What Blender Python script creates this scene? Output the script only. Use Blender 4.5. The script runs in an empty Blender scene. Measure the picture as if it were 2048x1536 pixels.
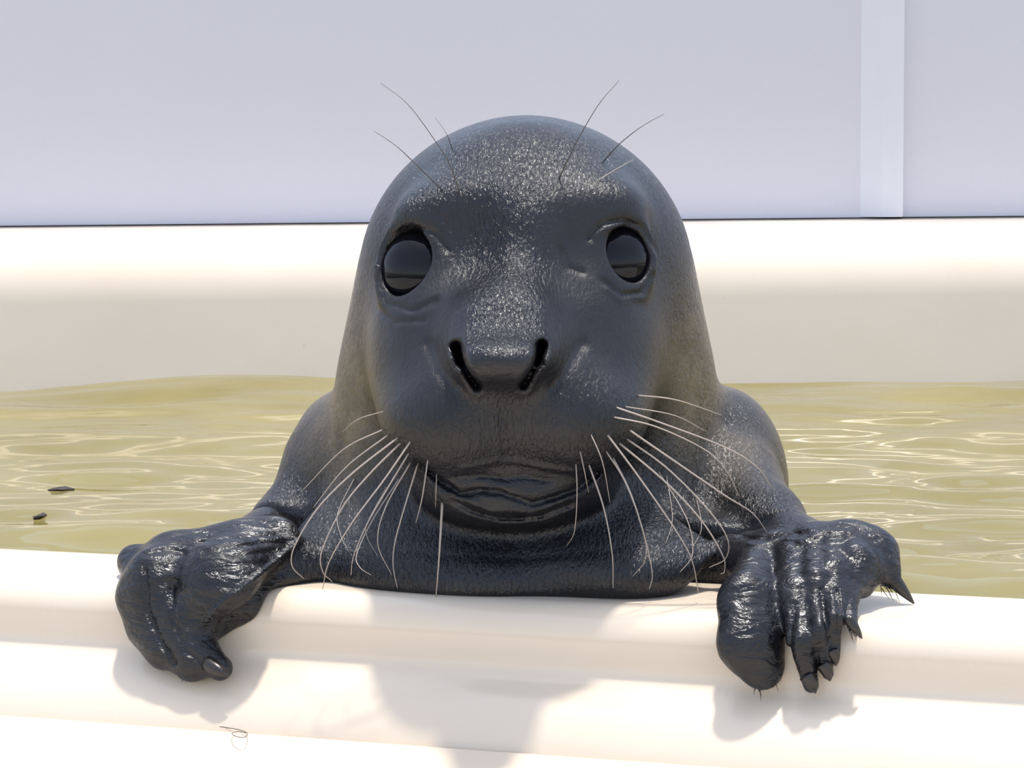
import bpy, math, random
import numpy as np
from mathutils import Vector, Matrix, Euler
from mathutils.bvhtree import BVHTree

# ------------------------------------------------------------------ camera
F = 4800.0                        # focal length in pixels of the 2048 x 1536 frame
PITCH = math.atan((768 - 250) / F)
ROLL = 0.0098
CAMZ = 0.2358
scene = bpy.context.scene
COL = scene.collection
Rcam = Matrix.Rotation(math.pi / 2 - PITCH, 3, 'X') @ Matrix.Rotation(-ROLL, 3, 'Z')
cam_d = bpy.data.cameras.new('camera')
cam_d.sensor_fit = 'HORIZONTAL'
cam_d.sensor_width = 36.0
cam_d.lens = F / 2048 * 36
cam_d.clip_start = 0.01
cam = bpy.data.objects.new('camera', cam_d)
cam.matrix_world = Matrix.Translation((0, 0, CAMZ)) @ Rcam.to_4x4()
COL.objects.link(cam)
scene.camera = cam

# ------------------------------------------------------------------ light
SUN_DIR = Vector((0.05, 0.07, 0.97)).normalized()      # towards the sun
world = bpy.data.worlds.new('world')
scene.world = world
world.use_nodes = True
wn = world.node_tree.nodes
wl = world.node_tree.links
sky = wn.new('ShaderNodeTexSky')
sky.sky_type = 'NISHITA'
sky.sun_disc = False
sky.sun_elevation = math.asin(SUN_DIR.z)
sky.sun_rotation = math.atan2(SUN_DIR.x, SUN_DIR.y)
sky.air_density = 1.0
sky.dust_density = 1.5
bg = wn['Background']
bg.inputs['Strength'].default_value = 0.27
haze = wn.new('ShaderNodeHueSaturation')                 # bright hazy day
haze.inputs['Saturation'].default_value = 0.70
wl.new(sky.outputs['Color'], haze.inputs['Color'])
wl.new(haze.outputs['Color'], bg.inputs['Color'])

sun_d = bpy.data.lights.new('sun_offscreen', 'SUN')
sun_d.energy = 3.5
sun_d.angle = math.radians(3.5)
sun_d.color = (1.0, 0.96, 0.89)
sun = bpy.data.objects.new('sun_offscreen', sun_d)
sun.rotation_euler = SUN_DIR.to_track_quat('Z', 'Y').to_euler()
sun.location = (0.5, 1.5, 3)
COL.objects.link(sun)

vs = scene.view_settings
vs.view_transform = 'Standard'
vs.look = 'None'
vs.gamma = 1.0
vs.use_curve_mapping = False
vs.exposure = 0.25

# ------------------------------------------------------------------ helpers
RM = np.array(Rcam)

def ray(px, py):
    return Rcam @ Vector(((px - 1024) / F, -(py - 768) / F, -1.0))

def P(px, py, Y):
    d = ray(px, py)
    s = Y / d.y
    return Vector((d.x * s, Y, CAMZ + d.z * s))

def onz(px, py, z):
    d = ray(px, py)
    s = (z - CAMZ) / d.z
    return Vector((d.x * s, d.y * s, z))

def tag(o, label=None, cat=None, group=None, kind=None):
    if label: o['label'] = label
    if cat: o['category'] = cat
    if group: o['group'] = group
    if kind: o['kind'] = kind
    return o

def link(name, me, mat=None, parent=None, smooth=True):
    if mat: me.materials.append(mat)
    if smooth and len(me.polygons):
        me.polygons.foreach_set('use_smooth', np.ones(len(me.polygons), dtype=bool))
    o = bpy.data.objects.new(name, me)
    COL.objects.link(o)
    if parent is not None:
        o.parent = parent
        o.matrix_parent_inverse = parent.matrix_basis.inverted()
    return o

def empty(name, loc):
    o = bpy.data.objects.new(name, None)
    o.empty_display_size = 0.05
    o.location = loc
    COL.objects.link(o)
    return o

def pymesh(name, verts, faces):
    me = bpy.data.meshes.new(name)
    me.from_pydata([tuple(v) for v in verts], [], faces)
    me.update()
    return me

def tube(name, pts, radii, seg=6):
    """tapered tube along a list of points (list of Vector)"""
    n = len(pts)
    vs_, fs = [], []
    up = Vector((0.13, -0.9, 0.37)).normalized()
    for i, p in enumerate(pts):
        t = (pts[min(i + 1, n - 1)] - pts[max(i - 1, 0)]).normalized()
        a = t.cross(up)
        if a.length < 1e-4: a = t.cross(Vector((1, 0, 0)))
        a.normalize(); b = t.cross(a)
        for k in range(seg):
            w = 2 * math.pi * k / seg
            vs_.append(p + (a * math.cos(w) + b * math.sin(w)) * radii[i])
    for i in range(n - 1):
        for k in range(seg):
            k2 = (k + 1) % seg
            fs.append((i * seg + k, i * seg + k2, (i + 1) * seg + k2, (i + 1) * seg + k))
    fs.append(tuple(range(seg))[::-1])
    fs.append(tuple((n - 1) * seg + k for k in range(seg)))
    return pymesh(name, vs_, fs)

def spline(pts, n):
    """Catmull-Rom through pts (list of tuples) -> n points"""
    p = np.array(pts, dtype=float)
    p = np.vstack([2 * p[0] - p[1], p, 2 * p[-1] - p[-2]])
    m = len(p) - 3
    out = []
    for i in range(n):
        u = i / (n - 1) * m
        k = min(int(u), m - 1); t = u - k
        a, b, c, d = p[k], p[k + 1], p[k + 2], p[k + 3]
        out.append(0.5 * (2 * b + (c - a) * t + (2 * a - 5 * b + 4 * c - d) * t * t + (3 * b - a - 3 * c + d) * t ** 3))
    return np.array(out)

# ------------------------------------------------------------------ materials
def mat(name):
    m = bpy.data.materials.new(name)
    m.use_nodes = True
    nt = m.node_tree
    return m, nt, nt.nodes['Principled BSDF']

def N(nt, kind, **kw):
    n = nt.nodes.new(kind)
    for k, v in kw.items():
        if k in n.inputs: n.inputs[k].default_value = v
        else: setattr(n, k, v)
    return n

def ramp(nt, fac, stops):
    r = nt.nodes.new('ShaderNodeValToRGB')
    els = r.color_ramp.elements
    while len(els) < len(stops): els.new(0.5)
    for e, (p, c) in zip(els, stops):
        e.position = p
        e.color = (c[0], c[1], c[2], 1) if not isinstance(c, (int, float)) else (c, c, c, 1)
    nt.links.new(fac, r.inputs['Fac'])
    return r

def mat_tub():
    m, nt, b = mat('cream_gelcoat')
    L = nt.links.new
    co = N(nt, 'ShaderNodeTexCoord')
    n1 = N(nt, 'ShaderNodeTexNoise', Scale=5.0, Detail=4.0, Roughness=0.6)
    L(co.outputs['Object'], n1.inputs['Vector'])
    r = ramp(nt, n1.outputs['Fac'], [(0.3, (0.715, 0.60, 0.47)), (0.7, (0.745, 0.636, 0.51))])
    n3 = N(nt, 'ShaderNodeTexNoise', Scale=42.0, Detail=5.0, Roughness=0.65)
    L(co.outputs['Object'], n3.inputs['Vector'])
    r3 = ramp(nt, n3.outputs['Fac'], [(0.71, 1.0), (0.78, 0.80)])
    mx = N(nt, 'ShaderNodeMix', data_type='RGBA', blend_type='MULTIPLY')
    mx.inputs['Factor'].default_value = 0.35
    L(r.outputs['Color'], mx.inputs['A']); L(r3.outputs['Color'], mx.inputs['B'])
    L(mx.outputs['Result'], b.inputs['Base Color'])
    r2 = ramp(nt, n1.outputs['Fac'], [(0.35, 0.16), (0.65, 0.34)])
    L(r2.outputs['Color'], b.inputs['Roughness'])
    b.inputs['Coat Weight'].default_value = 0.25
    b.inputs['Coat Roughness'].default_value = 0.12
    n2 = N(nt, 'ShaderNodeTexNoise', Scale=9.0, Detail=2.0)
    L(co.outputs['Object'], n2.inputs['Vector'])
    bp = N(nt, 'ShaderNodeBump', Strength=0.12, Distance=0.01)
    L(n2.outputs['Fac'], bp.inputs['Height'])
    L(bp.outputs['Normal'], b.inputs['Normal'])
    return m

def mat_wall():
    m, nt, b = mat('grey_lilac_panel')
    L = nt.links.new
    co = N(nt, 'ShaderNodeTexCoord')
    n1 = N(nt, 'ShaderNodeTexNoise', Scale=3.0, Detail=6.0, Roughness=0.6)
    L(co.outputs['Object'], n1.inputs['Vector'])
    r = ramp(nt, n1.outputs['Fac'], [(0.3, (0.69, 0.66, 0.71)), (0.7, (0.715, 0.685, 0.735))])
    L(r.outputs['Color'], b.inputs['Base Color'])
    b.inputs['Roughness'].default_value = 0.45
    n2 = N(nt, 'ShaderNodeTexNoise', Scale=420.0, Detail=2.0)
    L(co.outputs['Object'], n2.inputs['Vector'])
    bp = N(nt, 'ShaderNodeBump', Strength=0.15, Distance=0.001)
    L(n2.outputs['Fac'], bp.inputs['Height'])
    L(bp.outputs['Normal'], b.inputs['Normal'])
    return m

def mat_plain(name, col, rough, var=1.06, **kw):
    m, nt, b = mat(name)
    co = N(nt, 'ShaderNodeTexCoord')
    n1 = N(nt, 'ShaderNodeTexNoise', Scale=60.0, Detail=3.0)
    nt.links.new(co.outputs['Object'], n1.inputs['Vector'])
    c2 = tuple(min(1, c * var) for c in col)
    r = ramp(nt, n1.outputs['Fac'], [(0.35, col), (0.65, c2)])
    nt.links.new(r.outputs['Color'], b.inputs['Base Color'])
    b.inputs['Roughness'].default_value = rough
    for k, v in kw.items(): b.inputs[k.replace('_', ' ')].default_value = v
    return m

def mat_water():
    m, nt, b = mat('murky_olive_water')
    L = nt.links.new
    co = N(nt, 'ShaderNodeTexCoord')
    n0 = N(nt, 'ShaderNodeTexNoise', Scale=7.0, Detail=3.0)
    L(co.outputs['Object'], n0.inputs['Vector'])
    r = ramp(nt, n0.outputs['Fac'], [(0.3, (0.22, 0.182, 0.058)), (0.7, (0.29, 0.243, 0.092))])
    L(r.outputs['Color'], b.inputs['Base Color'])
    b.inputs['Roughness'].default_value = 0.03
    b.inputs['IOR'].default_value = 1.333
    b.inputs['Transmission Weight'].default_value = 0.15
    mp = N(nt, 'ShaderNodeMapping')
    mp.inputs['Scale'].default_value = (9.0, 24.0, 1.0)
    L(co.outputs['Object'], mp.inputs['Vector'])
    n1 = N(nt, 'ShaderNodeTexNoise', Scale=1.0, Detail=2.0, Roughness=0.5, Distortion=0.4)
    L(mp.outputs['Vector'], n1.inputs['Vector'])
    bp = N(nt, 'ShaderNodeBump', Strength=0.35, Distance=0.005)
    L(n1.outputs['Fac'], bp.inputs['Height'])
    L(bp.outputs['Normal'], b.inputs['Normal'])
    return m

def mat_seal():
    m, nt, b = mat('wet_black_fur')
    L = nt.links.new
    co = N(nt, 'ShaderNodeTexCoord')
    at = N(nt, 'ShaderNodeAttribute', attribute_name='coat')      # r = browner neck and shoulder sides, g = bare skin
    sp = N(nt, 'ShaderNodeSeparateColor')
    L(at.outputs['Color'], sp.inputs['Color'])
    n0 = N(nt, 'ShaderNodeTexNoise', Scale=38.0, Detail=5.0, Roughness=0.65)
    L(co.outputs['Object'], n0.inputs['Vector'])
    dark = ramp(nt, n0.outputs['Fac'], [(0.3, (0.005, 0.005, 0.0065)), (0.7, (0.013, 0.013, 0.017))])
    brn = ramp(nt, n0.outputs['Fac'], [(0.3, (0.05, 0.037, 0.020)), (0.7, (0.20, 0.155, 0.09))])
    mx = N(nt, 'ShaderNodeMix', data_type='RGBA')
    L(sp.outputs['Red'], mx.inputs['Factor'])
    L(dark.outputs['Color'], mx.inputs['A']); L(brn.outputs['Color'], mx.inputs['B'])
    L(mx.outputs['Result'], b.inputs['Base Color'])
    # fur lies along the body: streaks stretched along z and y
    mp = N(nt, 'ShaderNodeMapping')
    mp.inputs['Scale'].default_value = (620.0, 330.0, 230.0)
    L(co.outputs['Object'], mp.inputs['Vector'])
    nf = N(nt, 'ShaderNodeTexNoise', Scale=1.0, Detail=3.0, Roughness=0.6, Distortion=0.8)
    L(mp.outputs['Vector'], nf.inputs['Vector'])
    inv = N(nt, 'ShaderNodeMath', operation='SUBTRACT')
    inv.inputs[0].default_value = 1.0
    L(sp.outputs['Green'], inv.inputs[1])
    st = N(nt, 'ShaderNodeMath', operation='MULTIPLY')
    st.inputs[1].default_value = 0.75
    L(inv.outputs[0], st.inputs[0])
    fl = N(nt, 'ShaderNodeMath', operation='MULTIPLY_ADD')
    fl.inputs[1].default_value = -0.72
    fl.inputs[2].default_value = 1.0
    L(sp.outputs['Blue'], fl.inputs[0])
    st2 = N(nt, 'ShaderNodeMath', operation='MULTIPLY')
    L(st.outputs[0], st2.inputs[0]); L(fl.outputs[0], st2.inputs[1])
    bp = N(nt, 'ShaderNodeBump', Strength=0.6, Distance=0.0021)
    L(st2.outputs[0], bp.inputs['Strength'])
    L(nf.outputs['Fac'], bp.inputs['Height'])
    # skin wrinkles
    mw = N(nt, 'ShaderNodeMapping')
    mw.inputs['Scale'].default_value = (60.0, 120.0, 170.0)
    L(co.outputs['Object'], mw.inputs['Vector'])
    nw = N(nt, 'ShaderNodeTexNoise', Scale=1.0, Detail=4.0, Roughness=0.6, Distortion=1.2)
    L(mw.outputs['Vector'], nw.inputs['Vector'])
    sw = N(nt, 'ShaderNodeMath', operation='MULTIPLY_ADD')
    sw.inputs[1].default_value = 0.5
    sw.inputs[2].default_value = 0.06
    L(sp.outputs['Green'], sw.inputs[0])
    bp2 = N(nt, 'ShaderNodeBump', Strength=0.4, Distance=0.004)
    L(sw.outputs[0], bp2.inputs['Strength'])
    L(nw.outputs['Fac'], bp2.inputs['Height'])
    L(bp.outputs['Normal'], bp2.inputs['Normal'])
    L(bp2.outputs['Normal'], b.inputs['Normal'])
    rr = ramp(nt, n0.outputs['Fac'], [(0.3, 0.19), (0.7, 0.31)])
    ra = N(nt, 'ShaderNodeMath', operation='MULTIPLY_ADD')
    ra.inputs[1].default_value = 0.20
    L(sp.outputs['Blue'], ra.inputs[0]); L(rr.outputs['Color'], ra.inputs[2])
    L(ra.outputs[0], b.inputs['Roughness'])
    b.inputs['Specular IOR Level'].default_value = 0.42
    return m

M_TUB = mat_tub()
M_WALL = mat_wall()
M_TRIM = mat_plain('pale_cover_strip', (0.77, 0.76, 0.80), 0.35, var=1.015)
M_GAP = mat_plain('dark_sealant', (0.05, 0.045, 0.04), 0.8)
M_WATER = mat_water()
M_SEAL = mat_seal()
M_EYE = mat_plain('black_eye', (0.004, 0.004, 0.006), 0.05, IOR=1.34)
M_CLAW = mat_plain('dark_horn', (0.02, 0.016, 0.014), 0.3)
M_WHISK = mat_plain('pale_whisker', (0.36, 0.30, 0.255), 0.35)
M_BROW = mat_plain('dark_whisker', (0.06, 0.05, 0.045), 0.4)
M_DROP = mat_plain('water_bead', (0.95, 0.95, 0.95), 0.02, IOR=1.33, Transmission_Weight=1.0)
M_HAIR = mat_plain('dark_hair', (0.03, 0.02, 0.015), 0.5)

# ------------------------------------------------------------------ the pool
ZR = 0.012                                     # top of the near rim above the water (z = 0)
A0 = onz(0, 1095, ZR); A1 = onz(2048, 1195, ZR)    # inner edge of the near rim
rim_dir = (A1 - A0); rim_dir.z = 0; rim_dir.normalize()
rim_n = Vector((rim_dir.y, -rim_dir.x, 0))      # away from the water, towards the viewer
if rim_n.y > 0: rim_n = -rim_n
rim_o = (A0 + A1) / 2

def sweep(name, prof, o, d, n, t0, t1, material, parent, steps=24, closed=True):
    """profile of (s, z) points swept along direction d from o"""
    vsx, fs = [], []
    m = len(prof)
    for i in range(steps + 1):
        t = t0 + (t1 - t0) * i / steps
        for s, z in prof:
            q = o + d * t + n * s
            vsx.append((q.x, q.y, z))
    for i in range(steps):
        for k in range(m if closed else m - 1):
            k2 = (k + 1) % m
            fs.append((i * m + k, i * m + k2, (i + 1) * m + k2, (i + 1) * m + k))
    if closed:
        fs.append(tuple(range(m))[::-1]); fs.append(tuple(steps * m + k for k in range(m)))
    me = pymesh(name, vsx, fs)
    import bmesh
    bm = bmesh.new(); bm.from_mesh(me)
    bmesh.ops.recalc_face_normals(bm, faces=bm.faces)
    bm.to_mesh(me); bm.free()
    ob = link(name, me, material, parent)
    return ob

def arc(cx, cz, r, a0, a1, n=8):
    return [(cx + r * math.cos(math.radians(a0 + (a1 - a0) * i / n)), cz + r * math.sin(math.radians(a0 + (a1 - a0) * i / n))) for i in range(n + 1)]

pool = empty('seal_pool', (0, 1.7, -0.3))
tag(pool, 'cream fibreglass seal pool with a low rounded near rim and taller far side', 'pool')

FLAT = 0.062; RR = 0.016; FACE = 0.037
zl = ZR - FACE                                   # ledge height
prof = []
prof += [(-0.004, -0.30)]
prof += arc(0.004, ZR - 0.008, 0.008, 180, 90, 6)
prof += [(FLAT * 0.5, ZR + 0.0005)]
prof += arc(FLAT, ZR - RR, RR, 90, 0, 10)
SLOPE = math.tan(math.radians(40)); RUN = 0.024
prof += [(FLAT + RR, zl + 0.009), (FLAT + RR + 0.001, zl + 0.005), (FLAT + RR + 0.004, zl + 0.0015)]
LED = FLAT + RR + 0.009
prof += [(LED, zl - 0.0015), (LED + RUN, zl - 0.0015 - RUN * SLOPE), (LED + RUN, -0.30)]
near_rim = sweep('near_rim', prof, rim_o, rim_dir, rim_n, -1.5, 1.5, M_TUB, pool)
# lower apron beyond the seam
ap0 = LED + RUN + 0.0022
za = zl - 0.0015 - RUN * SLOPE - 0.001
AS = math.tan(math.radians(26))
prof = [(ap0, -0.30), (ap0, za - 0.003), (ap0 + 0.0015, za - 0.0008), (ap0 + 0.004, za - 0.0008), (ap0 + 0.2, za - 0.2 * AS), (ap0 + 0.40, za - 0.40 * AS)]
prof += [(ap0 + 0.41, za - 0.41 * AS - 0.01), (ap0 + 0.415, -0.30)]
apron = sweep('apron', prof, rim_o, rim_dir, rim_n, -1.5, 1.5, M_TUB, pool)

# far side: its inner face, a large roundover and a top that runs to the wall
YF = CAMZ * F / (770 - 250)                      # distance of the far water line
zf = P(1024, 449, YF + 0.10).z                   # top of the far side
far_o = Vector((0, YF, 0)); far_d = Vector((1, 0, 0)); far_n = Vector((0, 1, 0))
TL = math.tan(math.radians(9))                   # moulding draft of the inner face
prof = [(-0.30 * TL, -0.30), (0.0, 0.0)]
prof += arc(0.075 + (zf - 0.076) * TL, zf - 0.076, 0.075, 171, 95, 14)
prof += [(0.125, zf), (0.150, zf + 0.0005), (0.150, -0.30)]
far_side = sweep('far_side', prof, far_o, far_d, far_n, -1.5, 1.5, M_TUB, pool)
# ends and floor of the pool (outside the frame)
for sx in (-1, 1):
    x0, x1 = (1.24, 1.5) if sx > 0 else (-1.5, -1.24)
    y0 = 0.82 if sx > 0 else 1.60
    prof_v = [(x0, y0, -0.3), (x1, y0, -0.3), (x1, YF + 0.02, -0.3), (x0, YF + 0.02, -0.3)]
    top = [(a, b_, zf - 0.01) for a, b_, c in prof_v]
    me = pymesh('end_wall', prof_v + top, [(3, 2, 1, 0), (4, 5, 6, 7), (0, 1, 5, 4), (1, 2, 6, 5), (2, 3, 7, 6), (3, 0, 4, 7)])
    o = link('end_wall', me, M_TUB, pool, smooth=False)
    bv = o.modifiers.new('bevel', 'BEVEL'); bv.width = 0.03; bv.segments = 4
me = pymesh('pool_floor', [(-1.5, 0.6, -0.30), (1.5, 0.6, -0.30), (1.5, YF + 0.13, -0.30), (-1.5, YF + 0.13, -0.30),
                           (-1.5, 0.6, -0.32), (1.5, 0.6, -0.32), (1.5, YF + 0.13, -0.32), (-1.5, YF + 0.13, -0.32)],
            [(0, 1, 2, 3), (7, 6, 5, 4), (0, 4, 5, 1), (1, 5, 6, 2), (2, 6, 7, 3), (3, 7, 4, 0)])
link('pool_floor', me, M_TUB, pool, smooth=False)

# ground
me = pymesh('floor', [(-4, -2, -0.32), (4, -2, -0.32), (4, 4, -0.32), (-4, 4, -0.32)], [(0, 1, 2, 3)])
tag(link('floor', me, M_TUB, smooth=False), kind='structure')

# back wall with dark joint and cover strip
YW = YF + 0.150
def box(name, x0, x1, y0, y1, z0, z1, material, parent=None, bevel=0.0):
    v = [(x, y, z) for z in (z0, z1) for y in (y0, y1) for x in (x0, x1)]
    f = [(0, 2, 3, 1), (4, 5, 7, 6), (0, 1, 5, 4), (1, 3, 7, 5), (3, 2, 6, 7), (2, 0, 4, 6)]
    o = link(name, pymesh(name, v, f), material, parent, smooth=False)
    if bevel:
        bv = o.modifiers.new('bevel', 'BEVEL'); bv.width = bevel; bv.segments = 3
    return o
wall = tag(box('wall_back', -3, 3, YW, YW + 0.05, -0.32, 0.47, M_WALL), kind='structure')
gap = box('joint_line', -1.5, 1.5, YW - 0.0022, YW + 0.001, zf - 0.01, zf + 0.0016, M_GAP, wall)
sl = P(1724, 200, YW).x; sr = P(1808, 200, YW).x
# cover strip: shallow bevelled section
vsx = []; secs = [(sl - 0.001, 0), (sl + 0.006, 0.003), (sl + 0.018, 0.009), (sr - 0.007, 0.0115), (sr - 0.002, 0.0105), (sr, 0.0)]
for z in (zf + 0.002, 0.47):
    for x, dy in secs: vsx.append((x, YW - dy, z))
n = len(secs)
fs = [(k, k + 1, n + k + 1, n + k) for k in range(n - 1)] + [tuple(range(n))[::-1], tuple(n + k for k in range(n)), (0, n, 2 * n - 1, n - 1)]
tag(link('trim_1', pymesh('trim_1', vsx, fs), M_TRIM, smooth=False), kind='structure')

# ------------------------------------------------------------------ water
rng = np.random.RandomState(7)
nx, ny = 520, 330
us = np.linspace(-1.3, 1.3, nx); vsn = np.linspace(0, 1, ny) ** 1.0
def rim_y(x):                                    # inner edge line of the near rim
    return rim_o.y + (x - rim_o.x) * rim_dir.y / rim_dir.x
X = np.repeat(us[None, :], ny, 0)
Y0 = rim_y(us)[None, :] - 0.003
Yg = Y0 + (YF + 0.004 - Y0) * vsn[:, None]
def waves(x, y):
    z = np.zeros_like(x)
    r = np.random.RandomState(11)
    for i in range(34):
        lam = 0.045 * (0.28 / 0.045) ** r.rand()
        th = math.radians(90 + r.normal(0, 24))
        k = 2 * math.pi / lam
        amp = 0.0012 * lam / 0.2
        ph = r.rand() * 6.283
        z += amp * np.sin(k * (math.cos(th) * x + math.sin(th) * y) + ph + 0.8 * np.sin(9 * x + 5 * y + ph))
    far = np.clip((y - 1.25) / 0.9, 0, 1)
    z *= (0.9 - 0.55 * far)
    z += 0.012 * np.exp(-((x + 0.25) / 0.13) ** 2 - ((y - YF) / 0.10) ** 2)
    # keep the level below the near rim's top
    d = np.clip((y - rim_y(x)) / 0.05, 0, 1)
    return z * (0.35 + 0.65 * d)
Zg = waves(X, Yg)
V = np.stack([X, Yg, Zg], -1).reshape(-1, 3)
idx = np.arange(nx * ny).reshape(ny, nx)
Q = np.stack([idx[:-1, :-1], idx[:-1, 1:], idx[1:, 1:], idx[1:, :-1]], -1).reshape(-1, 4)

def npmesh(name, V, Q):
    me = bpy.data.meshes.new(name)
    me.vertices.add(len(V)); me.vertices.foreach_set('co', np.ascontiguousarray(V, dtype=np.float32).ravel())
    me.loops.add(Q.size); me.loops.foreach_set('vertex_index', np.ascontiguousarray(Q, dtype=np.int32).ravel())
    me.polygons.add(len(Q))
    me.polygons.foreach_set('loop_start', np.arange(0, Q.size, Q.shape[1], dtype=np.int32))
    me.update(calc_edges=True); me.validate()
    return me
water = link('pool_water', npmesh('pool_water', V, Q), M_WATER)
tag(water, 'rippled olive-yellow water filling the cream pool', 'water', kind='stuff')

# ------------------------------------------------------------------ the seal: one signed distance field
f32 = np.float32
def PV(px, py, Y): return np.array(P(px, py, Y), dtype=f32)

def smin(a, b, k):
    h = np.clip(0.5 + 0.5 * (b - a) / k, 0, 1)
    return b + (a - b) * h - k * h * (1 - h)
def smax(a, b, k): return -smin(-a, -b, k)

def ell(p, c, r, rot=None):
    q = p - np.asarray(c, dtype=f32)
    if rot is not None: q = q @ rot
    r = np.asarray(r, dtype=f32)
    k0 = np.sqrt(((q / r) ** 2).sum(-1)); k1 = np.sqrt(((q / (r * r)) ** 2).sum(-1)) + 1e-9
    return k0 * (k0 - 1) / k1

def cap(p, a, b, ra, rb, sq=None):
    """tapered capsule; sq = (axis, factor) thins it along an axis"""
    a = np.asarray(a, dtype=f32); b = np.asarray(b, dtype=f32)
    ba = b - a
    t = np.clip(((p - a) @ ba) / (ba @ ba), 0, 1)
    d = p - a - t[:, None] * ba
    r = ra + (rb - ra) * t
    if sq is None:
        return np.sqrt((d * d).sum(-1)) - r
    ax, fac = sq
    ax = np.asarray(ax, dtype=f32); ax = ax / np.linalg.norm(ax)
    w = d @ ax
    d2 = (d * d).sum(-1) - w * w
    return (np.sqrt(d2 + (w / fac) ** 2) - r) * (0.5 + 0.5 * fac)

def chain(p, pts, rad, k=0.004, sq=None):
    d = None
    for i in range(len(pts) - 1):
        c = cap(p, pts[i], pts[i + 1], rad[i], rad[i + 1], sq)
        d = c if d is None else smin(d, c, k)
    return d

def E(p, px, py, Y, rx, rz, ry, rot=None):
    s = Y / F
    return ell(p, PV(px, py, Y), (rx * s, ry, rz * s), rot)

def project(p):
    q = (p - np.array([0, 0, CAMZ], dtype=f32)) @ RM.astype(f32)
    return 1024 + F * q[:, 0] / -q[:, 2], 768 - F * q[:, 1] / -q[:, 2]

def pdist(u, v, poly):
    d = np.full(u.shape, 1e9, dtype=f32)
    for (x0, y0), (x1, y1) in zip(poly[:-1], poly[1:]):
        dx, dy = x1 - x0, y1 - y0
        t = np.clip(((u - x0) * dx + (v - y0) * dy) / (dx * dx + dy * dy + 1e-9), 0, 1)
        d = np.minimum(d, (u - x0 - t * dx) ** 2 + (v - y0 - t * dy) ** 2)
    return np.sqrt(d)

def basis(n):
    n = np.array(n, dtype=float); n /= np.linalg.norm(n)
    a = np.cross(n, [0, 0, 1.0]); a /= np.linalg.norm(a)
    b = np.cross(n, a)
    return np.stack([a, b, n], 1).astype(f32)      # columns: local x, y, z(=n)

EYES = []   # ball centre, axis, ball radius, opening radius
for lc, ax, r, ro_ in ((PV(822, 531, 1.1640), (-0.42, -0.86, 0.30), 0.0240, 0.0156), (PV(1247, 512, 1.1612), (0.40, -0.88, 0.28), 0.0225, 0.0133)):
    an = np.array(ax) / np.linalg.norm(ax)
    EYES.append(((lc + an * 0.0018 - an * math.sqrt(r * r - ro_ * ro_)).astype(f32), ax, r, ro_))

# lines engraved in the skin: polyline (pixels), half width (pixels), depth (m, negative = ridge)
LINES = [
    ([(838, 925), (880, 962), (920, 988), (960, 981), (1000, 985), (1040, 998), (1062, 1006), (1085, 1001), (1120, 990), (1155, 978), (1195, 945)], 7, 0.0026),
    ([(925, 936), (965, 929), (1000, 920), (1040, 924), (1070, 931), (1110, 938), (1150, 945)], 6, -0.0010),
    ([(915, 955), (960, 951), (1005, 957), (1050, 953), (1100, 962)], 6, 0.0010),
    ([(895, 985), (950, 1006), (980, 1021), (1030, 1019), (1060, 1026), (1095, 1013), (1150, 990)], 6, -0.0013),
    ([(905, 1004), (955, 1026), (1000, 1036), (1040, 1036), (1080, 1031), (1140, 1010)], 6, 0.0016),
    ([(880, 990), (940, 1030), (1000, 1046), (1040, 1047), (1085, 1042), (1150, 1015)], 6, -0.0009),
    ([(700, 1080), (860, 1110), (1020, 1118), (1200, 1105), (1340, 1070)], 9, 0.0007),
    # crease in front of the eye (viewer's right)
    ([(1120, 496), (1135, 535), (1165, 545)], 6, 0.0010),
    # lid folds
    ([(1178, 478), (1205, 448), (1245, 438), (1285, 455), (1310, 500)], 5, 0.0013),
    ([(1190, 470), (1212, 456), (1245, 449), (1278, 463), (1298, 500)], 5, -0.0010),
    ([(1205, 560), (1240, 590), (1280, 585), (1305, 550)], 5, 0.0012),
    ([(1215, 575), (1245, 602), (1285, 595)], 5, -0.0008),
    ([(752, 520), (775, 475), (820, 450), (870, 465), (895, 500)], 6, 0.0013),
    ([(755, 560), (775, 605), (825, 622), (875, 600)], 6, 0.0012),
    ([(745, 610), (790, 645), (850, 640)], 6, 0.0008),
    # muzzle fold lines
    ([(860, 690), (880, 740), (905, 775)], 14, 0.0012),
    ([(1160, 690), (1130, 740), (1110, 775)], 14, 0.0012),
    # philtrum
    ([(1003, 790), (1006, 860), (1010, 915)], 7, 0.0008),
]
FLIP_LINES = [
    ([(292, 1140), (296, 1215), (318, 1275), (350, 1325)], 6, 0.0016),
    ([(345, 1175), (348, 1240), (372, 1300), (405, 1325)], 6, 0.0012),
    ([(596, 1084), (560, 1118), (505, 1160), (450, 1200), (412, 1242)], 6, -0.0022),
    ([(400, 1086), (450, 1080), (510, 1072), (570, 1070)], 4, 0.0007),
    ([(410, 1104), (470, 1094), (530, 1086), (585, 1084)], 4, 0.0009),
    ([(440, 1122), (500, 1108), (550, 1104)], 4, 0.0009),
    ([(430, 1144), (490, 1130), (530, 1128)], 4, 0.0008),
    ([(395, 1190), (430, 1200), (455, 1192)], 5, 0.0010),
    ([(290, 1110), (330, 1100), (370, 1106)], 5, 0.0010),
    ([(300, 1160), (335, 1150), (365, 1152)], 6, -0.0010),
    ([(1465, 1062), (1500, 1080), (1545, 1078), (1590, 1068), (1615, 1066)], 5, 0.0008),
    ([(1475, 1078), (1535, 1076)], 4, 0.0007),
    ([(1640, 1180), (1650, 1230), (1656, 1280)], 4, 0.0016),
    ([(1672, 1180), (1678, 1215), (1676, 1260)], 4, 0.0016),
    ([(1590, 1210), (1584, 1260), (1580, 1310)], 5, 0.0014),
    ([(1600, 1085), (1650, 1062), (1700, 1064)], 5, -0.0008),
]
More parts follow.
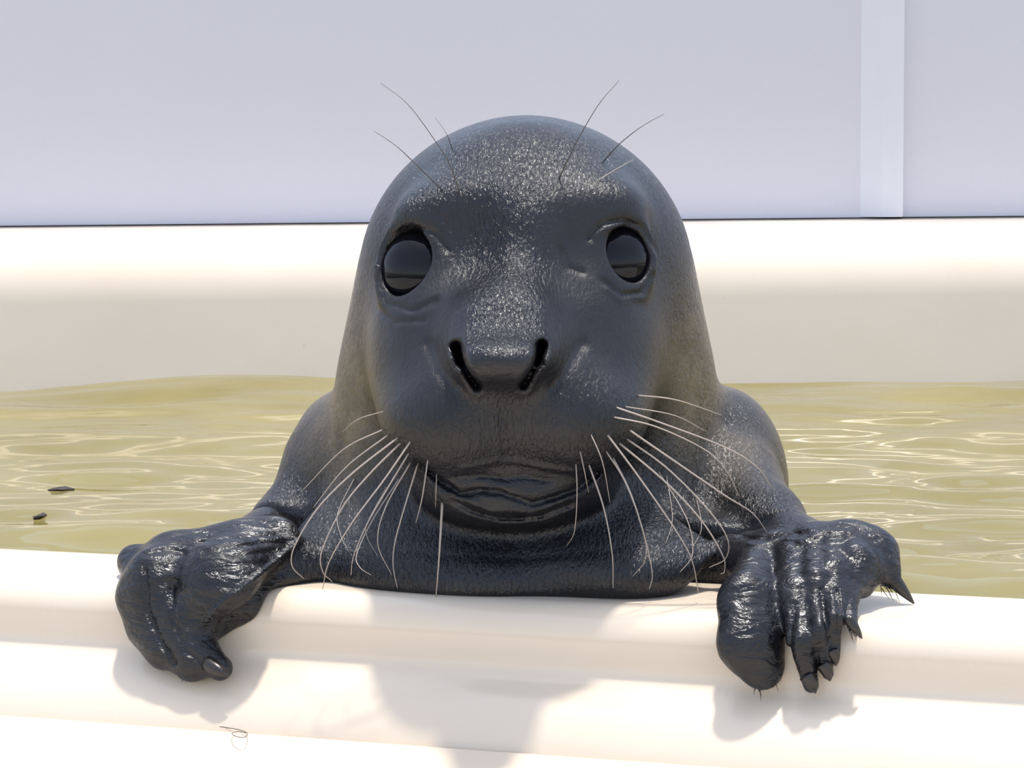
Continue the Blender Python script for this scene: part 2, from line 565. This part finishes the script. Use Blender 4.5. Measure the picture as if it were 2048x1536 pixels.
NOSTRILS = [([(914, 694), (921, 722), (938, 752), (955, 774)], 8), ([(1082, 692), (1076, 722), (1060, 748), (1046, 772)], 8)]

# near rim as a solid, so flesh flattens where it rests on it
rn = np.array(rim_n, dtype=f32); rd = np.array(rim_dir, dtype=f32); ro = np.array(rim_o, dtype=f32)
def rim_sdf(p):
    q = p - ro
    s = q @ rn
    z = p[:, 2]
    def rbox(s, z, s0, s1, z1, r):
        cx, hx = (s0 + s1) / 2, (s1 - s0) / 2 - r
        dx = np.abs(s - cx) - hx; dz = z - (z1 - r)
        return np.sqrt(np.maximum(dx, 0) ** 2 + np.maximum(dz, 0) ** 2) + np.minimum(np.maximum(dx, dz), 0) - r
    a = rbox(s, z, -0.001, FLAT + RR, ZR, 0.012)
    b = (z - (zl - 0.0015) + (s - LED) * SLOPE) * 0.766
    b = np.maximum(b, -s)
    return np.minimum(a, b)

# flippers -----------------------------------------------------------------
def PF(px, py, off):
    """point seen at a pixel, off metres in front of the rim's outer face"""
    d = ray(px, py); o = Vector((0, 0, CAMZ))
    t = (FLAT + RR + off - (o - rim_o).dot(rim_n)) / d.dot(rim_n)
    return np.array(o + d * t, dtype=f32)
def PT(px, py, hgt): return np.array(onz(px, py, ZR + hgt), dtype=f32)

def local(fn, sel):
    def g(p):
        m = sel(p)
        d = np.full(len(p), 0.05, dtype=f32)
        if m.any(): d[m] = fn(p[m])
        return d
    return g

def left_flipper(p):
    d = chain(p, [PV(660, 960, 1.275), PV(575, 1050, 1.247), PT(470, 1102, 0.014), PT(340, 1114, 0.012)], [0.026, 0.0165, 0.0122, 0.0105], 0.012)
    d = smin(d, chain(p, [PT(545, 1082, 0.020), PT(440, 1146, 0.010), PF(362, 1235, 0.007)], [0.0140, 0.0180, 0.0165], 0.01, sq=((-0.15, -0.75, 0.65), 0.46)), 0.012)
    d = smin(d, chain(p, [PT(420, 1118, 0.010), PT(310, 1150, 0.006), PF(310, 1215, 0.003)], [0.0120, 0.0115, 0.0110], 0.01), 0.010)
    d = smin(d, chain(p, [PT(350, 1112, 0.012), PT(270, 1124, 0.007), PF(268, 1195, 0.005), PF(288, 1262, 0.008), PF(320, 1316, 0.014)], [0.0090, 0.0070, 0.0066, 0.0056, 0.0036], 0.008), 0.012)
    d = smin(d, chain(p, [PT(400, 1125, 0.010), PF(320, 1195, 0.006), PF(340, 1285, 0.011), PF(380, 1336, 0.018)], [0.0100, 0.0098, 0.0084, 0.0058], 0.010), 0.010)
    d = smin(d, chain(p, [PF(375, 1235, 0.011), PF(392, 1305, 0.016), PF(440, 1336, 0.020)], [0.0115, 0.0092, 0.0062], 0.008), 0.008)
    # trailing web back towards the chest
    d = smin(d, chain(p, [PV(700, 1075, 1.235), PT(590, 1135, 0.006), PF(490, 1200, -0.004), PF(410, 1255, 0.004)], [0.0190, 0.0125, 0.0100, 0.0085], 0.008), 0.004)
    return d
left_flipper = local(left_flipper, lambda p: (p[:, 0] < -0.05) & (p[:, 1] < 1.34) & (p[:, 2] < 0.12))

def right_flipper(p):
    d = chain(p, [PV(1470, 985, 1.225), PV(1530, 1045, 1.180), PV(1600, 1105, 1.135), PV(1660, 1110, 1.117)], [0.026, 0.0175, 0.0145, 0.0125], 0.012)
    d = smin(d, chain(p, [PV(1440, 1110, 1.165), PV(1530, 1140, 1.125), PV(1620, 1115, 1.112)], [0.0165, 0.0145, 0.0125], 0.010), 0.010)
    d = smin(d, chain(p, [PV(1640, 1092, 1.120), PV(1735, 1092, 1.115)], [0.0106, 0.0100], 0.006), 0.006)
    d = smin(d, chain(p, [PV(1710, 1090, 1.115), PV(1756, 1106, 1.110), PV(1770, 1138, 1.102), PV(1790, 1166, 1.098)], [0.0106, 0.0092, 0.0066, 0.0034], 0.004), 0.005)
    d = smin(d, chain(p, [PV(1690, 1090, 1.115), PV(1712, 1130, 1.094), PV(1694, 1195, 1.075), PF(1704, 1246, 0.004)], [0.0105, 0.0098, 0.0050, 0.0026], 0.004), 0.006)
    d = smin(d, chain(p, [PV(1750, 1120, 1.106), PV(1728, 1176, 1.086)], [0.0080, 0.0042], 0.004), 0.006)
    d = smin(d, chain(p, [PV(1665, 1095, 1.113), PV(1668, 1150, 1.084), PF(1669, 1235, 0.006), PF(1670, 1318, 0.004)], [0.0105, 0.0078, 0.0036, 0.0022], 0.004), 0.002)
    d = smin(d, chain(p, [PV(1628, 1105, 1.113), PV(1632, 1170, 1.078), PF(1640, 1262, 0.009), PF(1656, 1348, 0.006)], [0.0105, 0.0080, 0.0042, 0.0026], 0.004), 0.002)
    d = smin(d, chain(p, [PV(1590, 1115, 1.115), PV(1590, 1190, 1.078), PF(1602, 1282, 0.010), PF(1622, 1370, 0.007)], [0.0115, 0.0090, 0.0058, 0.0036], 0.004), 0.002)
    # broad trailing lobe
    d = smin(d, chain(p, [PV(1535, 1135, 1.120), PV(1504, 1210, 1.078), PF(1502, 1285, 0.009), PF(1524, 1334, 0.008)], [0.0145, 0.0150, 0.0145, 0.0104], 0.006, sq=((0.25, -0.9, 0.3), 0.60)), 0.003)
    return d
right_flipper = local(right_flipper, lambda p: (p[:, 0] > 0.05) & (p[:, 1] < 1.34) & (p[:, 2] < 0.12))

def seal_sdf(p, fine=True):
    # cranium, neck, chest
    d = E(p, 1052, 566, 1.238, 336, 333, 0.090)
    d = smin(d, E(p, 1052, 800, 1.252, 386, 330, 0.088), 0.028)
    d = smin(d, E(p, 1050, 1020, 1.245, 420, 200, 0.082), 0.035)
    # torso and shoulders, going back and down into the water
    to = E(p, 1078, 985, 1.345, 478, 262, 0.130)
    to = smin(to, E(p, 1110, 1120, 1.50, 420, 330, 0.20), 0.05)
    to = smin(to, E(p, 690, 930, 1.295, 112, 150, 0.060), 0.03)
    to = smin(to, E(p, 1448, 955, 1.285, 122, 180, 0.065), 0.03)
    d = smin(d, to, 0.022)
    d = smin(d, E(p, 1030, 1115, 1.212, 375, 130, 0.086), 0.025)
    d = smin(d, E(p, 1250, 1115, 1.175, 200, 105, 0.062), 0.020)
    d = smin(d, E(p, 830, 1105, 1.222, 220, 105, 0.072), 0.020)
    # face
    fa = chain(p, [PV(1052, 440, 1.200), PV(1035, 540, 1.176), PV(1010, 690, 1.122)], [0.038, 0.037, 0.030], 0.02)
    d = smin(d, fa, 0.030)
    d = smin(d, E(p, 1030, 790, 1.165, 262, 175, 0.058), 0.022)
    d = smin(d, E(p, 912, 835, 1.140, 148, 120, 0.042), 0.016)      # whisker pads
    d = smin(d, E(p, 1140, 830, 1.140, 152, 120, 0.042), 0.016)
    d = smin(d, E(p, 1004, 716, 1.092, 98, 50, 0.024), 0.014)      # nose
    jaw = E(p, 1026, 962, 1.158, 200, 90, 0.046)
    d = smin(d, jaw, 0.012)
    d = smin(d, E(p, 868, 690, 1.176, 120, 150, 0.040), 0.022)      # cheeks
    d = smin(d, E(p, 1185, 680, 1.174, 120, 150, 0.040), 0.022)
    # brows
    d = smin(d, E(p, 880, 428, 1.176, 80, 45, 0.016), 0.020)
    d = smin(d, E(p, 1200, 415, 1.174, 80, 45, 0.016), 0.020)
    # hollow between eye and bridge (viewer's left is deeper)
    d = smax(d, -E(p, 925, 470, 1.128, 70, 70, 0.020), 0.024)
    d = smax(d, -E(p, 1140, 485, 1.120, 60, 70, 0.018), 0.022)
    # cheek crease beside the muzzle
    d = smin(d, left_flipper(p), 0.014)
    d = smin(d, right_flipper(p), 0.014)
    # eyes: sockets and lids
    for c, ax, r, ro_ in EYES:
        q = (p - c) @ basis(ax)
        rad = np.sqrt(q[:, 0] ** 2 + (q[:, 1] * 0.85) ** 2)
        h = math.sqrt(max(r * r - ro_ * ro_, 1e-8))
        lid = np.sqrt((rad - ro_ * 1.08) ** 2 + (q[:, 2] - h * 0.97) ** 2) - 0.0026
        d = smin(d, lid, 0.009)
        rs = np.sqrt((q * q).sum(-1))
        hole = np.maximum(rad - ro_ * 0.92, -q[:, 2])
        d = smax(d, -hole, 0.0020)
    u, v = project(p)
    front = np.clip((1.19 - p[:, 1]) / 0.03, 0, 1)
    return d, u, v, front

def seal_full(p):
    d, u, v, front = seal_sdf(p)
    for poly, w in NOSTRILS:
        dd = pdist(u, v, poly)
        d = d + 0.0045 * np.exp(-(dd / 6) ** 2) * front
        d = d + 0.0045 * np.exp(-(pdist(u, v, poly[:2]) / 12) ** 2) * front
        d = d - 0.0007 * np.exp(-((dd - 2.1 * w) / (0.8 * w)) ** 2) * front
    for poly, w, dep in LINES:
        dd = pdist(u, v, poly)
        d = d + dep * np.exp(-(dd / w) ** 2) * front
    lim = (p[:, 1] < 1.27).astype(f32)
    for poly, w, dep in FLIP_LINES:
        dd = pdist(u, v, poly)
        d = d + dep * np.exp(-(dd / w) ** 2) * lim
    # rest on the rim
    d = smax(d, -(rim_sdf(p) + 0.0006), 0.004)
    return d

def _sdf_wrap(p):
    out = np.empty(len(p), dtype=f32)
    for i in range(0, len(p), 400000):
        out[i:i + 400000] = seal_full(p[i:i + 400000])
    return out

def extract(fn, lo, hi, h, m=4):
    lo = np.array(lo, dtype=float); hi = np.array(hi, dtype=float)
    nb = np.ceil((hi - lo) / (h * m)).astype(int)
    dims = nb * m + 1
    # coarse pass at block centres
    g = [lo[i] + (np.arange(nb[i]) + 0.5) * h * m for i in range(3)]
    C = np.stack(np.meshgrid(*g, indexing='ij'), -1).reshape(-1, 3).astype(f32)
    fc = fn(C).reshape(nb)
    D = np.empty(dims, dtype=f32)
    big = np.repeat(np.repeat(np.repeat(fc, m, 0), m, 1), m, 2)
    D[:-1, :-1, :-1] = big
    D[-1] = 1; D[:, -1] = 1; D[:, :, -1] = 1
    act = np.argwhere(np.abs(fc) < h * m * 2.4)
    off = np.stack(np.meshgrid(*[np.arange(m + 1)] * 3, indexing='ij'), -1).reshape(-1, 3)
    I = (act[:, None, :] * m + off[None]).reshape(-1, 3)
    lin = np.unique(np.ravel_multi_index(I.T, dims))
    I = np.stack(np.unravel_index(lin, dims), -1)
    D.reshape(-1)[lin] = fn((lo + I * h).astype(f32))
    S = D < 0
    # surface nets
    cs = np.zeros(tuple(d - 1 for d in dims), dtype=np.int8)
    for dx in (0, 1):
        for dy in (0, 1):
            for dz in (0, 1):
                cs += S[dx:dims[0] - 1 + dx, dy:dims[1] - 1 + dy, dz:dims[2] - 1 + dz]
    mixed = (cs > 0) & (cs < 8)
    cells = np.argwhere(mixed)
    vid = np.full(mixed.shape, -1, dtype=np.int64)
    vid[tuple(cells.T)] = np.arange(len(cells))
    acc = np.zeros((len(cells), 3)); cnt = np.zeros(len(cells))
    corners = [(a, b, c) for a in (0, 1) for b in (0, 1) for c in (0, 1)]
    for a in corners:
        for ax in range(3):
            if a[ax]: continue
            b = list(a); b[ax] = 1
            da = D[tuple((cells + a).T)]; db = D[tuple((cells + b).T)]
            mk = (da < 0) != (db < 0)
            t = np.where(mk, da / np.where(mk, da - db, 1), 0)
            pos = np.array(a, dtype=float)[None] + np.eye(3)[ax][None] * t[:, None]
            acc += pos * mk[:, None]; cnt += mk
    V = lo + (cells + acc / np.maximum(cnt, 1)[:, None]) * h
    quads = []
    for ax in range(3):
        o1, o2 = [(1, 2), (2, 0), (0, 1)][ax]
        sl0 = [slice(1, -1)] * 3; sl1 = [slice(1, -1)] * 3
        sl0[ax] = slice(0, -1); sl1[ax] = slice(1, None)
        s0 = S[tuple(sl0)]; s1 = S[tuple(sl1)]
        ed = np.argwhere(s0 != s1)
        base = ed + 1; base[:, ax] -= 1
        flip = s0[tuple(ed.T)]
        e1 = np.eye(3, dtype=int)[o1]; e2 = np.eye(3, dtype=int)[o2]
        q = np.stack([vid[tuple((base - e1 - e2).T)], vid[tuple((base - e2).T)], vid[tuple(base.T)], vid[tuple((base - e1).T)]], -1)
        q[~flip] = q[~flip][:, ::-1]
        quads.append(q)
    Qd = np.concatenate(quads)
    Qd = Qd[(Qd >= 0).all(1)]
    # project onto the field
    Vf = V.astype(f32)
    for it in range(2):
        e = 0.0004
        f0 = fn(Vf)
        G = np.stack([fn(Vf + np.eye(3, dtype=f32)[k] * f32(e)) - f0 for k in range(3)], -1) / e
        g2 = (G * G).sum(-1) + 1e-6
        step = -f0[:, None] * G / g2[:, None]
        ln = np.sqrt((step * step).sum(-1, keepdims=True)) + 1e-9
        step *= np.minimum(1, (h * 0.7) / ln)
        Vf = Vf + step.astype(f32)
    return Vf, Qd

Vs, Qs = extract(_sdf_wrap, (-0.205, 1.035, -0.16), (0.225, 1.72, 0.262), 0.0015)
print('SEAL verts', len(Vs), 'quads', len(Qs))
seal = empty('seal_pup', (float(PV(1040, 1150, 1.25)[0]), 1.25, ZR))
tag(seal, 'wet black seal pup leaning over the pool rim with both flippers draped', 'seal')
body_me = npmesh('body', Vs, Qs)
# coat attribute
u, v = project(Vs)
side = np.exp(-((u - 700) / 55) ** 2 - ((v - 790) / 150) ** 2) + np.exp(-((u - 1390) / 60) ** 2 - ((v - 760) / 150) ** 2)  # mask: base colour turns browner towards the neck and shoulder sides
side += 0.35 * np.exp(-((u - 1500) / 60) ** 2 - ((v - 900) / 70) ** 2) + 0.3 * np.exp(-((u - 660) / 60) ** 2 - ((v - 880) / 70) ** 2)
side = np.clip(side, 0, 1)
skin = np.clip((620 - u) / 60, 0, 1) * np.clip((v - 980) / 60, 0, 1) + np.clip((u - 1420) / 50, 0, 1) * np.clip((v - 1010) / 60, 0, 1)
skin += np.clip(1 - pdist(u, v, [(930, 740), (1075, 740)]) / 55, 0, 1)
skin += np.clip(1 - pdist(u, v, [(900, 985), (1150, 985)]) / 60, 0, 1)
skin = np.clip(skin, 0, 1)
sleek = np.exp(-((u - 1215) / 135) ** 4 - ((v - 580) / 235) ** 4) + np.exp(-((u - 840) / 95) ** 4 - ((v - 640) / 190) ** 4)
sleek = np.clip(sleek, 0, 1) * (Vs[:, 1] < 1.21)                 # wet fur slicked flat
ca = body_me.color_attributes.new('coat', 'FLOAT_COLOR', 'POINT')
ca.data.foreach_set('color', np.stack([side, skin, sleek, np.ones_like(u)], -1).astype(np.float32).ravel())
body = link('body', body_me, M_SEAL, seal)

bvh = BVHTree.FromPolygons([Vector(x) for x in Vs.tolist()], Qs.tolist())
def hit(px, py):
    d = ray(px, py).normalized()
    loc, nor, i, dist = bvh.ray_cast(Vector((0, 0, CAMZ)), d)
    return loc, nor

# eyes
def uvsphere(name, c, r, n=40, m=24):
    vsx = []; fs = []
    for i in range(m + 1):
        th = math.pi * i / m
        for k in range(n):
            ph = 2 * math.pi * k / n
            vsx.append((r * math.sin(th) * math.cos(ph), r * math.sin(th) * math.sin(ph), r * math.cos(th)))
    for i in range(m):
        for k in range(n):
            k2 = (k + 1) % n
            fs.append((i * n + k, (i + 1) * n + k, (i + 1) * n + k2, i * n + k2))
    me = pymesh(name, [(x + c[0], y + c[1], z + c[2]) for x, y, z in vsx], fs)
    return me
for c, ax, r, ro_ in EYES:
    e = link('eye', uvsphere('eye', c, r), M_EYE, seal)
    e['label'] = 'large glossy black eye'

# claws
def claw(pts, r0):
    P3 = spline([tuple(q) for q in pts], 9)
    rad = [r0 * (1 - (i / 8) ** 1.6 * 0.9) for i in range(9)]
    link('claw', tube('claw', [Vector(x) for x in P3], rad, 8), M_CLAW, seal)
claw([PV(1776, 1148, 1.101), PV(1803, 1178, 1.098), PT(1828, 1207, 0.001)], 0.0042)
claw([PF(1696, 1236, 0.005), PF(1712, 1258, 0.006), PF(1724, 1277, 0.003)], 0.0028)
claw([PF(1664, 1300, 0.007), PF(1670, 1318, 0.007), PF(1672, 1332, 0.005)], 0.0030)
claw([PF(1646, 1328, 0.009), PF(1656, 1348, 0.009), PF(1660, 1362, 0.007)], 0.0034)
claw([PF(1614, 1350, 0.010), PF(1625, 1370, 0.010), PF(1631, 1386, 0.008)], 0.0040)
claw([PF(312, 1298, 0.014), PF(330, 1324, 0.017), PF(348, 1340, 0.018)], 0.0036)
claw([PF(415, 1326, 0.024), PF(440, 1342, 0.028), PF(458, 1352, 0.028)], 0.0040)

# whiskers ------------------------------------------------------------------
def c2(x, y): return (560 + x * 0.5078, 640 + y * 0.5076)
WH = [
    ([(410, 430), (250, 510), (90, 670)], 1.0), ([(430, 450), (260, 580), (130, 740)], 1.0),
    ([(470, 460), (290, 600), (150, 740), (58, 890), (48, 970), (95, 1020)], 1.3),
    ([(480, 480), (350, 610), (245, 740), (165, 910), (168, 990), (205, 1030)], 1.3),
    ([(520, 470), (410, 630), (290, 790), (195, 950), (168, 1060)], 1.3),
    ([(510, 520), (420, 670), (345, 800), (290, 930), (280, 1005)], 1.1),
    ([(480, 610), (370, 780), (303, 920), (315, 975), (360, 1005)], 1.0),
    ([(515, 560), (415, 740), (385, 880), (440, 1005)], 1.0),
    ([(545, 560), (490, 740), (452, 880), (446, 970), (462, 1055)], 1.1),
    ([(583, 545), (560, 700), (535, 800)], 1.0), ([(617, 605), (612, 740)], 0.8),
    ([(640, 715), (632, 850), (625, 960), (614, 1095)], 1.7),
    ([(410, 360), (310, 390), (245, 440)], 0.7), ([(300, 610), (228, 760), (240, 850), (270, 910)], 0.7),
    ([(430, 640), (345, 800), (345, 860), (385, 930)], 0.7),
    ([(1405, 297), (1560, 315), (1740, 375)], 1.1), ([(1350, 340), (1550, 375), (1680, 440)], 0.8),
    ([(1310, 340), (1500, 405), (1750, 500), (1880, 580), (1940, 670)], 1.2),
    ([(1300, 380), (1480, 420), (1680, 515), (1765, 605), (1810, 700)], 1.0),
    ([(1370, 430), (1560, 560), (1750, 690), (1860, 760), (1920, 840)], 1.3),
    ([(1360, 465), (1520, 580), (1680, 740), (1762, 860), (1755, 940), (1690, 975)], 1.2),
    ([(1330, 480), (1520, 640), (1660, 790), (1745, 930), (1750, 990), (1735, 1000)], 1.3),
    ([(1280, 440), (1400, 600), (1540, 800), (1620, 940), (1648, 1075)], 1.3),
    ([(1310, 540), (1380, 680), (1440, 870), (1466, 1000), (1455, 1060)], 1.2),
    ([(1280, 510), (1360, 640), (1430, 830), (1440, 940), (1390, 1010)], 0.9),
    ([(1220, 440), (1270, 560), (1300, 720)], 0.9),
    ([(1215, 565), (1275, 740), (1308, 920), (1312, 1055)], 1.2),
    ([(1165, 560), (1170, 680), (1160, 830), (1130, 890)], 0.8),
    ([(1180, 510), (1200, 600), (1215, 680)], 0.8),
    ([(1480, 580), (1600, 780), (1625, 920), (1575, 995)], 0.8),
    ([(1640, 700), (1660, 820), (1622, 900)], 0.6), ([(1520, 600), (1545, 780), (1520, 880)], 0.6),
]
def whisker(pts, wpx, material, lift=0.004, out=0.010, name='whisker'):
    loc, nor = hit(*pts[0])
    if loc is None: return
    px = spline(pts, 22)
    Yr = loc.y
    r3 = []
    for i, (x, y) in enumerate(px):
        t = i / 21
        Yt = Yr + 0.002 * (1 - t) - out * math.sin(math.pi * min(1, t * 0.9)) + 0.01 * t
        l2, n2 = hit(x, y)
        if l2 is not None and t > 0.08: Yt = min(Yt, l2.y - 0.003)
        r3.append(Yt)
    r3 = np.array(r3)
    for _ in range(6): r3[1:-1] = (r3[:-2] + r3[1:-1] * 2 + r3[2:]) / 4
    P3 = [P(x, y, Yy) for (x, y), Yy in zip(px, r3)]
    rr = [wpx * 1.7 * Yr / F * (1 - 0.62 * (i / 21)) for i in range(22)]
    link(name, tube(name, P3, rr, 5), material, seal)
for pts, w in WH:
    whisker([c2(*q) for q in pts], w, M_WHISK)
for pts, w in [([(922, 392), (900, 330), (874, 287), (816, 209), (761, 166)], 0.75),
               ([(887, 383), (825, 322), (790, 290), (748, 262)], 0.75),
               ([(1116, 362), (1140, 310), (1165, 262), (1200, 205), (1238, 161)], 0.85),
               ([(1205, 325), (1240, 287), (1285, 252), (1328, 228)], 0.75),
               ([(905, 300), (893, 268), (870, 234)], 0.5)]:
    whisker(pts, w, M_BROW, out=0.016, name='brow_whisker')
whisker([(1192, 363), (1230, 340), (1268, 318)], 0.7, M_WHISK, out=0.002, name='brow_whisker')

def droplet(px, py, rpx):
    loc, nor = hit(px, py)
    if loc is None: return
    r = rpx * loc.y / F
    link('water_droplet', uvsphere('water_droplet', loc + nor * r * 0.3, r, 10, 6), M_DROP, seal)
for q in [(1105, 912, 3), (1102, 851, 3), (862, 857, 2.5), (894, 835, 2), (825, 905, 2.5), (848, 898, 2.5), (1230, 820, 2.5), (770, 700, 2.5), (820, 690, 2),
          (1207, 352, 2.5), (1220, 344, 2), (1236, 334, 2.5), (1247, 326, 2.5), (1262, 320, 2)]:
    droplet(*q)
def tuft(pts, spread, length, n, seed):
    """short wet hairs hanging from a flipper's edge"""
    r = np.random.RandomState(seed); vsx = []; fs = []
    for i in range(n):
        a, dirn = pts
        a = np.array(a, dtype=float) + r.normal(0, 1, 3) * spread
        dv = np.array(dirn, dtype=float); dv = dv / np.linalg.norm(dv) + r.normal(0, 0.22, 3)
        L_ = length * (0.35 + 0.35 * r.rand())
        q = [Vector(a), Vector(a + dv * L_ * 0.5), Vector(a + dv * L_)]
        me = tube('t', q, [0.00024, 0.00018, 0.00006], 4)
        k = len(vsx)
        vsx += [tuple(v_.co) for v_ in me.vertices]; fs += [tuple(k + j for j in f_.vertices) for f_ in me.polygons]
        bpy.data.meshes.remove(me)
    o = link('fur_tuft', pymesh('fur_tuft', vsx, fs), M_HAIR, seal)
tuft((PF(1702, 1252, 0.004), (0.35, -0.1, -1)), 0.0012, 0.009, 14, 1)
tuft((PF(1520, 1362, 0.010), (0.1, -0.1, -1)), 0.0016, 0.007, 16, 2)
tuft((PF(1548, 1356, 0.010), (0.2, 0, -1)), 0.0012, 0.006, 9, 3)
tuft((PV(1772, 1165, 1.098), (0.5, 0, -1)), 0.0018, 0.010, 14, 4)
tuft((PF(375, 1352, 0.018), (-0.1, -0.1, -1)), 0.0016, 0.004, 8, 5)

# ------------------------------------------------------------------ small things
def floater(px, py, wpx, label):
    c = onz(px, py, 0.002)
    s = c.y / F
    z = float(waves(np.array([c.x]), np.array([c.y]))[0])
    n = 14; vsx = []
    for k in range(n):
        a = 2 * math.pi * k / n
        x = math.cos(a)
        w = 0.006 * (1 - abs(x) ** 1.5 * 0.9) * (1 + 0.25 * math.sin(5 * a + wpx))
        vsx.append((c.x + x * wpx / 2 * s, c.y + math.copysign(w, math.sin(a)) * (abs(math.sin(a)) > 0.01) + 0.002 * x, z + 0.0012 + 0.0006 * math.sin(2.5 * x + wpx)))
    vsx += [(x, y, zz - 0.0016) for x, y, zz in vsx]
    fs = [tuple(range(n)), tuple(range(n, 2 * n))[::-1]] + [(k, n + k, n + (k + 1) % n, (k + 1) % n) for k in range(n)]
    o = link('leaf_scrap', pymesh('leaf_scrap', vsx, fs), M_HAIR)
    tag(o, label, 'debris')
floater(122, 974, 52, 'longer thin dark scrap floating on the olive water')
floater(80, 1027, 26, 'shorter dark scrap floating on the olive water near rim')

def loose_hair(pts, r, label):
    P3 = []
    for x, y in spline(pts, 26):
        zt = za
        for _ in range(6):
            q = onz(x, y, zt)
            zt = za - max(0, (q - rim_o).dot(rim_n) - ap0) * AS
        P3.append(onz(x, y, zt + 0.0002))
    o = link('loose_hair', tube('loose_hair', P3, [r] * 26, 5), M_HAIR)
    tag(o, label, 'hair')
loose_hair([(430, 1452), (452, 1455), (480, 1460), (495, 1467), (488, 1475), (470, 1472), (464, 1466), (478, 1463), (492, 1466)], 0.00016, 'thin dark curled hair lying on the white apron')
